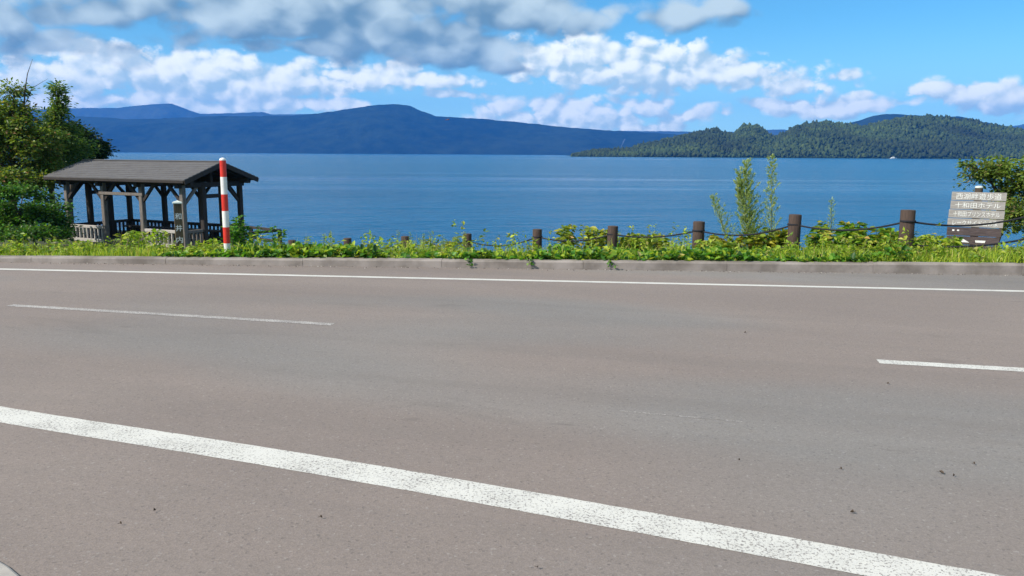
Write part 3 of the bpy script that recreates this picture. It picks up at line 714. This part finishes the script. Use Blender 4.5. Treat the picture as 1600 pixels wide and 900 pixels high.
# grasses
def grass(name, zones, label):
    Vs, Qs, Ts, off = [], [], [], 0
    for n, x0, x1, w0, w1, hh, ww, pal in zones:
        x, y = scatter(n, x0, x1, w0, w1); patch = np.clip(fbm(x*1.1+9, y*1.1+2, 3)*1.6+.75, .25, 1.4)
        V, Q = blades(np.stack([x, y, ground_z(x, y)-.02], -1), hh, ww); zb = np.repeat(ground_z(x, y), 6); V[:, 2] = zb + (V[:, 2]-zb)*np.repeat(patch, 6)
        Vs.append(V); Qs.append(Q+off); Ts.append(tints(n, pal)); off += len(V)
    return tag(link(name, np_mesh(name, np.concatenate(Vs), np.concatenate(Qs), np.concatenate(Ts)), M_leaf), label, 'grass', kind='stuff')
grass('grass', [(11000, -12, -4.2, -.02, 1.6, .19, .014, PAL_GR), (9000, -17, -4, 1.4, 12, .32, .02, PAL_GR), (9000, -4.4, 5.0, .05, 2.0, .30, .012, PAL_GR), (700, -9, 9, .1, 2.0, .46, .006, [(.42, .33, .17, 1), (.30, .22, .11, 1)]), (9000, 4.6, 9.5, -.02, 1.4, .26, .014, PAL_GR),
      (6000, 4.0, 12, 1.2, 4.5, .24, .016, PAL_GR), (5000, -5, 5, 2.0, 9, .35, .02, PAL_GR), (9000, -27, -11, 0, 15, .42, .03, PAL_GR)], 'yellow-green grass growing between kerb and lake')
# small leafy weeds among the grass
Cs = []
for n, x0, x1, w0, w1, hh in ((180, -9.5, -4, 0.1, 1.6, .21), (26, -9.5, -4, .3, 1.6, .34), (110, -13, -4, 1.5, 9, .42), (120, 4.6, 9, .05, 1.5, .36), (14, 4.6, 7, .3, 1.5, .46), (90, -4, 5, .2, 2.2, .36), (70, -4, 4, 2, 6, .6)):
    x, y = scatter(n, x0, x1, w0, w1); h = hh*rng.uniform(.5, 1.25, n)
    for xi, yi, hi in zip(x, y, h):
        if hi > .27 and (abs(xi/yi+.418) < .024 or abs(xi/yi-.585) < .05) and yi < 16: continue
        kN = 26; s = rng.random(kN); a = rng.uniform(0, 6.28, kN); r_ = (.03+.09*(1-s))*rng.uniform(.3, 1, kN)
        Cs.append(np.stack([xi+r_*np.cos(a), yi+r_*np.sin(a), gz(xi, yi)+s*hi], -1))
o = leaf_obj('leafy_weeds', np.concatenate(Cs), .085, .045, PAL_GR+[(.20, .24, .04, 3)], M_leaf, up=.7); tag(o, 'loose leafy weeds mixed into the roadside grass', 'weeds', kind='stuff')
# trailing vine tips on the kerb
for pxx, ln, lab in ((730, .30, 'ivy-like vine tip hanging over the kerb left of centre'), (822, .16, 'small vine tip hanging over the kerb at centre'), (946, .14, 'pale vine tip on the kerb by the joint')):
    g = gnd(pxx, 405, .1); g.y = float(kerb_y(g.x))+.03; v0 = empty('vine', g); tag(v0, lab, 'vine')
    pts = [Vector((0, .14, .04)), Vector((.02, .02, .03)), Vector((.05, -.03, -.02)), Vector((.04*1, -.045, -.25*ln))]
    build(MB().tube(pts, [.006, .005, .004, .003], 5), 'stem', M_stem, v0)
    C = np.array([pts[i].lerp(pts[i+1], random.random()) for i in (0, 1, 1, 2, 2, 2, 0, 1, 2) for _ in range(2)]) + rng.normal(0, .02, (18, 3))*np.array([1.2, .3, .4]); C[:, 1] -= .02
    leaf_obj('leaves', C[:11], .055, .046, PAL_G, M_leaf, v0, six=True, up=.8)

def stem_plant(name, label, cat, base, hgt, nst, spread, nleaf, ll, lw, pal, mat=M_leaf, group=None, droop=.0, lo=.15, lean=.25, six=False, env=.14):
    e = empty(name, base); tag(e, label, cat, group); mb = MB(); Cs, Ds = [], []
    for i in range(nst):
        a = random.uniform(0, 6.28); r_ = spread*math.sqrt(random.random()); b0 = Vector((r_*math.cos(a), r_*math.sin(a), -.05))
        h = hgt*random.uniform(.7, 1.0); tip = b0 + Vector((math.cos(a)*lean*h*random.random(), math.sin(a)*lean*h*random.random(), h))
        mid = b0.lerp(tip, .5)+Vector((random.uniform(-.04, .04), random.uniform(-.04, .04), 0)); mb.tube([b0, mid, tip], [.010, .007, .003], 5)
        s = lo+(1-lo)*rng.random(nleaf)**.8; pt_ = np.array([(b0.lerp(mid, q*2) if q < .5 else mid.lerp(tip, q*2-1)) for q in s])
        th = rng.uniform(0, 6.28, nleaf); out = np.stack([np.cos(th), np.sin(th), .25+0*th], -1); Cs.append(pt_+out*(env*(1.05-s)*rng.random(nleaf))[:, None]); Ds.append(out)
    build(mb, 'stems', M_stem, e); leaf_obj('leaves', np.concatenate(Cs), ll, lw, pal, mat, e, dirs=np.concatenate(Ds), up=.6, droop=droop, six=six); return e
def clump(pxx, ytop, D, wpx, label, pal=PAL_Y, dens=1.0, ll=.15, lw=.085):
    p = at(pxx, ytop, D); b0 = gz(p.x, p.y); h = p.z-b0; sp_ = wpx/2*D/FPX
    stem_plant('knotweed_clump', label, 'shrub', (p.x, p.y, b0), h, int(16*dens), sp_*.8, 34, ll, lw, pal, group='yellowish leafy clumps along the rope fence', droop=.15, six=True, lo=.3)
clump(915, 348, 18.0, 85, 'pale yellow flowering leafy clump left of the fourth bollard')
clump(1000, 362, 17.0, 90, 'yellow leafy clump between third and fourth bollards')
clump(1125, 365, 14.6, 60, 'small yellow-green clump at the foot of the third bollard')
clump(1195, 352, 14.9, 95, 'yellow-green clump under the tall feathery weeds', dens=1.3)
clump(1320, 343, 14.2, 130, 'widest leafy yellow-green clump between first and second bollards', PAL_Y+PAL_G, 2.2)
clump(1385, 352, 13.6, 60, 'tight green clump with orange leaves left of the first bollard', PAL_Y+PAL_G, 1.0)
clump(1460, 362, 13.2, 70, 'yellow-green clump between the first bollard and the signboard', PAL_GR, 1.0)
clump(690, 368, 19.2, 70, 'yellow-topped clump beside the sixth bollard', PAL_Y, 1.0, .12, .05)
clump(1130, 378, 12.4, 40, 'bright lime leafy sprig low in front of the third bollard', [(.24, .30, .03, 3), (.17, .25, .03, 2)], .6, .14, .10)
# feathery mugworts
PAL_M = [(0.299, 0.391, 0.115, 3), (0.414, 0.494, 0.207, 2.5), (0.196, 0.287, 0.069, 1.6), (0.529, 0.575, 0.322, 1.4)]
def mugwort(pxx, pxb, ytop, D, label, env, nl=900, nst=1):
    p = at(pxx, ytop, D); b0 = at(pxb, 400, D); zb = gz(b0.x, b0.y); e = empty('mugwort', (b0.x, b0.y, zb)); tag(e, label, 'weed', 'tall feathery mugworts')
    tip0 = Vector((p.x-b0.x, p.y-b0.y, p.z-zb)); mb = MB(); Cs, Ds = [], []
    for j in range(nst):
        r0 = Vector((random.uniform(-.05, .05)*j, random.uniform(-.05, .05)*j, 0)); tip = tip0*(1-.10*j)+Vector((random.uniform(-.16, .05)*j, 0, 0))
        pts = [r0, r0.lerp(tip, .4)+Vector((random.uniform(-.02, .02), 0, 0)), tip]; mb.tube(pts, [.012, .008, .002], 5)
        for i in range(46):
            s = .22+.76*(i/46); base = r0.lerp(tip, s); a = i*2.4+random.uniform(-.3, .3); ln = env*(1.12-s)**.75*random.uniform(.35, 1.15)+.02
            dr = Vector((math.cos(a)*.62, math.sin(a)*.62, .85)); en = base+dr*ln; mb.tube([base, en], [.003, .001], 3, False)
            kk = max(6, nl//46); t_ = rng.random(kk)**.55; Cs.append(np.array([base.lerp(en, w) for w in t_]) + rng.normal(0, .012, (kk, 3))); Ds.append(np.tile(np.array(dr), (kk, 1)))
    build(mb, 'stems', M_stem, e); leaf_obj('leaves', np.concatenate(Cs), .052, .014, PAL_M, M_mug, e, dirs=np.concatenate(Ds), up=.2); return e
mugwort(1166, 1178, 250, 14.9, 'tall bushy feathery weed, left one of the tallest pair', .42, 1900, 3)
mugwort(1206, 1204, 243, 14.7, 'tall slender feathery weed, right one of the tallest pair', .30, 1200)
mugwort(1112, 1150, 306, 15.2, 'leaning feathery weed just right of the third bollard', .34, 800)
mugwort(1299, 1299, 311, 15.0, 'short thin feathery weed above the widest clump', .12, 200)
# weeds with tiny leaves, spiking up over the kerb plants
for pxx, yt, D, nst, lab in ((519, 351, 14.5, 3, 'spiky green weed in front of the second bollard from the handrail'), (486, 361, 14, 2, 'small spiky weed right of the bollard stub'), (632, 352, 16.5, 3, 'pale spiky weed over the small bollard'),
        (672, 358, 16.5, 4, 'spiky weed left of the yellow-topped clump'), (708, 352, 17, 6, 'bushy spiky weeds left of the sixth bollard'), (566, 370, 14.5, 2, 'short spiky weed between small bollards')):
    p = at(pxx, yt, D); b0 = gz(p.x, p.y)
    stem_plant('spiky_weed', lab, 'weed', (p.x, p.y, b0), p.z-b0, nst, .03+.04*nst, 90, .05, .014, PAL_GR+PAL_M, M_mug, 'spiky weeds along the slope', lo=.2, lean=.12, env=.10)
# leafy plants before the pavilion
for pxx, yt, D, nst, lab in ((205, 352, 13.4, 5, 'leafy yellow-green plant in front of the pavilion doorway'), (238, 354, 13.8, 5, 'leafy plant in front of the pavilion, left of the place name post'), (330, 366, 13.0, 4, 'low leafy plant left of the snow pole')):
    p = at(pxx, yt, D); b0 = gz(p.x, p.y)
    stem_plant('leafy_plant', lab, 'plant', (p.x, p.y, b0), p.z-b0, nst, .18, 36, .10, .06, PAL_GR, group='leafy plants before the pavilion', lo=.15)
for pxx, yt, D, lab in ((362, 334, 14.5, 'dark green shrub right behind the snow pole'), (416, 345, 16, 'thin leafy shrub in front of the handrail')):
    p = at(pxx, yt, D); b0 = gz(p.x, p.y)
    stem_plant('roadside_shrub', lab, 'shrub', (p.x, p.y, b0), p.z-b0, 8 if pxx < 400 else 4, .25, 50, .10, .065, PAL_G, group='shrubs by the snow pole', lo=.3, env=.2)

# ------------------------------------------------------------------ trees
def tree(name, label, base, trunk_top, masses, nclump, per, ll, lw, pal, cr=.42, group=None, trunk_r=.11, cat='tree', spikes=()):
    """masses: world ellipsoids (centre, radii, weight). Limbs run from the trunk to every leaf clump."""
    e = empty(name, base); tag(e, label, cat, group); o = Vector(base); mb = MB(); top = Vector(trunk_top)-o
    pts = [Vector((0, 0, -.3)), top*.35+Vector((random.uniform(-.15, .15), random.uniform(-.15, .15), 0)), top*.7+Vector((random.uniform(-.2, .2), random.uniform(-.2, .2), 0)), top]
    mb.tube(pts, [trunk_r*1.25, trunk_r, trunk_r*.7, trunk_r*.3], 8)
    wt = sum(w for *_, w in masses); Cs, Ds = [], []
    for c_, rr, w in masses:
        c_ = Vector(c_)-o; s = min(1, max(.25, (c_.z-.5)/max(top.z, .1)*.75)); j = pts[1].lerp(pts[3], s); jm = j.lerp(c_, .55)+Vector((0, 0, .15))
        mb.tube([j, jm, c_], [trunk_r*.55, trunk_r*.38, trunk_r*.2], 6)
        for i in range(max(3, int(nclump*w/wt))):
            d = Vector(rng.standard_normal(3)).normalized(); f_ = random.random()**.45; q_ = c_+Vector((d.x*rr[0], d.y*rr[1], d.z*rr[2]))*f_
            mb.tube([c_.lerp(q_, .1), c_.lerp(q_, .6)+Vector((0, 0, -.05)), q_], [trunk_r*.16, trunk_r*.1, .006], 4, False)
            k_ = int(per*random.uniform(.6, 1.3)); r_ = cr*random.uniform(.6, 1.2)
            pt_ = rng.normal(0, .42, (k_, 3))*np.array([r_, r_, r_*.55]); Cs.append(pt_+np.array(q_)); Ds.append(pt_/(np.linalg.norm(pt_, axis=1, keepdims=True)+1e-6)+np.array([0, 0, .1]))
    build(mb, 'trunk', M_bark, e, True); leaf_obj('crown', np.concatenate(Cs), ll, lw, pal, M_leaf, e, dirs=np.concatenate(Ds), up=.6, droop=.1); return e
def E(pxx, pyy, D, rx, ry, w=1.0, dz=None):   # ellipsoid sighted in the photograph: centre, radii in metres
    s = D/FPX; return (at(pxx, pyy, D), (rx*s, (dz or rx*s*.9), ry*s), w)
PT_A = [(0.137, 0.219, 0.040, 3), (0.225, 0.276, 0.055, 3), (0.080, 0.152, 0.033, 2), (0.306, 0.266, 0.073, 0.7), (0.322, 0.172, 0.073, 0.28)]
PT_B = [(0.060, 0.125, 0.033, 3), (0.100, 0.184, 0.041, 3), (0.151, 0.233, 0.049, 1.5), (0.037, 0.075, 0.023, 2)]
PT_C = [(0.028, 0.056, 0.022, 3), (0.047, 0.078, 0.028, 2), (0.019, 0.037, 0.016, 2)]
def gb(pxx, D): p = at(pxx, 380, D); return (p.x, p.y, gz(p.x, p.y))
tree('deciduous_tree', 'leafy tree with brownish tinged leaves at the left edge', gb(20, 31), at(22, 175, 31), [E(20, 190, 31, 34, 34, 3), E(48, 222, 31, 42, 36, 3.2), E(5, 245, 31, 30, 40, 2), E(62, 258, 31.5, 30, 22, 1.6), E(22, 142, 31, 14, 8, .5), E(18, 285, 30, 30, 20, 1.6), E(60, 285, 30.5, 24, 12, 1.0), E(-40, 200, 31, 50, 60, 4), E(-60, 270, 31, 50, 50, 3)],
     360, 60, .15, .085, PT_A, trunk_r=.13)
tree('spire_topped_tree', 'tree with a narrow pointed top left of the pavilion', gb(88, 33), at(91, 140, 33), [E(91, 140, 33, 4, 8, .3), E(92, 158, 33, 8, 12, .4), E(90, 180, 33, 17, 13, .8), E(86, 206, 33, 38, 16, 1.7), E(98, 232, 33, 46, 18, 2), E(78, 256, 33, 34, 14, 1.2)],
     170, 60, .14, .075, PT_A[:3]+PT_B[:2], cr=.34, trunk_r=.10)
tree('dark_tree', 'darker tree reaching out over the water behind the pavilion roof', gb(112, 38), at(112, 205, 38), [E(112, 210, 38, 26, 20, 1.4), E(132, 228, 38, 26, 18, 1.4), E(150, 238, 38, 17, 11, .8), E(108, 245, 38, 32, 16, 1.4)],
     170, 80, .16, .10, PT_C, cr=.42, trunk_r=.12)
tree('back_tree', 'dark rounded tree behind the leafy tree at the left edge', gb(-40, 44), at(-30, 165, 44), [E(-25, 176, 44, 40, 22, 2), E(-90, 190, 44, 60, 40, 3), E(5, 190, 44, 22, 22, 1)], 120, 90, .2, .12, PT_C, cr=.6, trunk_r=.15)
tree('thicket', 'dark green shrubby thicket at the foot of the left trees', gb(30, 27), at(30, 330, 27), [E(22, 345, 27, 30, 14, 1.5), E(55, 330, 27.5, 20, 16, 1.2), E(80, 345, 27.5, 20, 18, 1.1), E(-10, 330, 27, 30, 26, 1.6), E(12, 300, 26.5, 20, 10, .8), E(100, 350, 27.8, 9, 12, .4), E(70, 308, 28.5, 18, 7, .4), E(40, 300, 28, 14, 8, .4), E(90, 322, 28, 10, 8, .3), E(45, 364, 26, 40, 8, 1.2), E(98, 367, 27, 16, 7, .5), E(-5, 364, 26, 30, 8, .9)],
     230, 55, .13, .085, PT_B+PAL_G[:2], cr=.34, trunk_r=.05, cat='shrub')
# bare dead branch standing out of the left tree
db = at(38, 160, 31); e = empty('dead_branch', db); tag(e, 'bare dead branch rising above the left tree', 'branch')
o_ = Vector(db); build(MB().tube([at(38, 200, 31)-o_, Vector((0, 0, 0)), at(39, 140, 31)-o_, at(43, 115, 31)-o_, at(51, 92, 31)-o_], [.035, .03, .022, .014, .004], 6), 'main_stem', M_bark, e)
build(MB().tube([at(41, 160, 31)-o_, at(50, 138, 31.2)-o_, at(66, 128, 31.4)-o_, at(75, 123, 31.5)-o_], [.016, .010, .007, .003], 5), 'twig', M_bark, e)
tree('bush', 'leafy bush with brownish tips behind the signboard at right', gb(1575, 19), at(1572, 275, 19), [E(1560, 262, 19, 34, 16, 1.8), E(1592, 290, 19, 36, 26, 2.4), E(1535, 278, 19, 24, 14, .9), E(1630, 270, 19, 40, 30, 2.5), E(1590, 340, 18.5, 30, 26, 2), E(1640, 340, 18.5, 40, 40, 2.5), E(1515, 258, 19, 12, 6, .2), E(1570, 320, 19, 22, 30, 1.2)],
     190, 46, .105, .062, [(.13, .21, .04, 3), (.19, .27, .05, 3), (.25, .31, .06, 2), (.08, .13, .03, 1.5), (.27, .21, .10, .9)], cr=.27, trunk_r=.06, cat='shrub')

# ------------------------------------------------------------------ small things
def leaf_litter(pxx, pyy, ln, lab, mat):
    ln *= .62; g = gnd(pxx, pyy); o = empty('fallen_leaf', (g.x, g.y, .006), random.uniform(0, 6.28)); tag(o, lab, 'leaf', 'dark bits of leaf on the road')
    vs = [(-ln/2, 0, .002), (-ln*.2, -ln*.26, .010), (ln*.2, -ln*.22, .014), (ln/2, 0, .004), (ln*.2, ln*.24, .016), (-ln*.2, ln*.25, .009), (0, 0, .001)]
    build(MB().add(vs, [(0, 1, 6), (1, 2, 6), (2, 3, 6), (3, 4, 6), (4, 5, 6), (5, 0, 6)]), 'blade', mat, o); build(MB().tube([(ln/2, 0, .004), (ln*.8, .01, .006)], .0012, 4), 'stalk', mat, o)
M_litter = plain('dry_leaf', (.085, .06, .042), .8, .3, 40, 0)
for a in ((1471, 741, .045, 'largest dark dead leaf on the right lane'), (1490, 746, .022, 'small dead leaf just right of the largest one'), (1331, 803, .030, 'dead leaf near the lower right white line'), (1522, 727, .018, 'dark speck of leaf at far right of the lane'),
          (1314, 735, .018, 'tiny leaf left of the largest dead leaf'), (1387, 601, .024, 'leaf below the start of the right dash'), (1155, 721, .016, 'tiny leaf in the middle of the right lane'), (242, 800, .020, 'dark leaf on the shoulder below the near line'), (502, 811, .02, 'dark leaf on the shoulder left of centre'),
          (189, 821, .016, 'speck of leaf on the shoulder near the corner kerb'), (1164, 521, .03, 'small leaf on the far lane right of centre'), (840, 890, .014, 'speck of leaf at the bottom centre')):
    leaf_litter(*a, M_litter)
# dragonfly hanging over the road
dp = at(700, 187, 9.5); df = empty('dragonfly', dp, R(20)); tag(df, 'small reddish dragonfly hovering in front of the far mountains', 'dragonfly')
build(MB().tube([(-.035, 0, -.004), (-.01, 0, 0), (.005, 0, .002), (.014, 0, .002)], [.0018, .0024, .0042, .003], 8), 'body', plain('dragonfly_red', (.25, .06, .03), .5, .2, 50, 0), df, True)
M_wing = plain('wing', (.35, .30, .28), .3, .1, 60, 0)
for s in (-1, 1):
    for x in (.004, -.005):
        w = MB().add([(x, 0, .004), (x+.006, s*.02, .007), (x+.002, s*.036, .008), (x-.006, s*.03, .007), (x-.004, s*.01, .005)], [(0, 1, 2, 3, 4)]); build(w, 'wing', M_wing, df)
# excursion boat off the peninsula
bp = at(1396, 246.4, 1330); bp.z = WATER
bt = empty('boat', bp, R(8)); bt.scale = (.62, .62, .62); tag(bt, 'small white boat lying off the wooded peninsula', 'boat')
hull = MB(); vs = []
for x, w, z0 in ((-9, 1.9, .2), (-4, 2.3, -.2), (3, 2.2, -.2), (7, 1.3, 0), (10, .1, .4)): vs += [(x, -w, 1.8+max(0, x)*.06), (x, -w*.6, z0-.3), (x, w*.6, z0-.3), (x, w, 1.8+max(0, x)*.06)]
hull.add(vs, [(4*i+j, 4*i+j+1, 4*i+5+j, 4*i+4+j) for i in range(4) for j in range(3)] + [(4*i+3, 4*i, 4*i+4, 4*i+7) for i in range(4)] + [(0, 3, 2, 1)])
build(hull, 'hull', M_white, bt); build(MB().box((-1.5, 0, 2.9), (4.5, 1.6, 1.1)), 'cabin', M_white, bt); build(MB().box((0, 0, 4.6), (1.6, 1.2, .6)), 'wheelhouse', M_white, bt)
build(MB().tube([(-1, 0, 4.0), (-1, 0, 9)], .12, 6), 'mast', M_dark, bt)
# thin white smoke rising on the far shore
sp0 = at(971, 231, 4500); sm = MB(); P, rr = [], []
for i in range(9): P.append((i*i*.30+random.uniform(-1.5, 1.5), 0, i*6.0)); rr.append((1.2+i*.75)*(1 if i < 7 else .6)*random.uniform(.8, 1.2))
mt = bpy.data.materials.new('smoke'); mt.use_nodes = True; q = NT(mt.node_tree); mt.node_tree.nodes.remove(mt.node_tree.nodes['Principled BSDF'])
pvn = q.n('ShaderNodeVolumePrincipled'); pvn.inputs['Color'].default_value = (.95, .96, .97, 1); pvn.inputs['Density'].default_value = .022
q.put(mt.node_tree.nodes['Material Output'].inputs['Volume'], pvn.outputs[0])
so = build(sm.tube(P, rr, 10), 'smoke_plume', mt, None, True); so.location = sp0; tag(so, 'thin white smoke plume below the far ridge', 'smoke', kind='stuff')

# ------------------------------------------------------------------ haze
mt = bpy.data.materials.new('haze'); mt.use_nodes = True; q = NT(mt.node_tree); mt.node_tree.nodes.remove(mt.node_tree.nodes['Principled BSDF'])
pvn = q.n('ShaderNodeVolumePrincipled'); pvn.inputs['Color'].default_value = (.04, .32, .98, 1); pvn.inputs['Density'].default_value = 9.0e-5
pvn.inputs['Anisotropy'].default_value = .0
q.put(mt.node_tree.nodes['Material Output'].inputs['Volume'], pvn.outputs[0])
hz = build(MB().box((0, 3450, 250), (15500, 5000, 262)), 'haze', mt); hz['kind'] = 'stuff'; hz['label'] = 'thin blue air over the lake'; hz['category'] = 'haze'
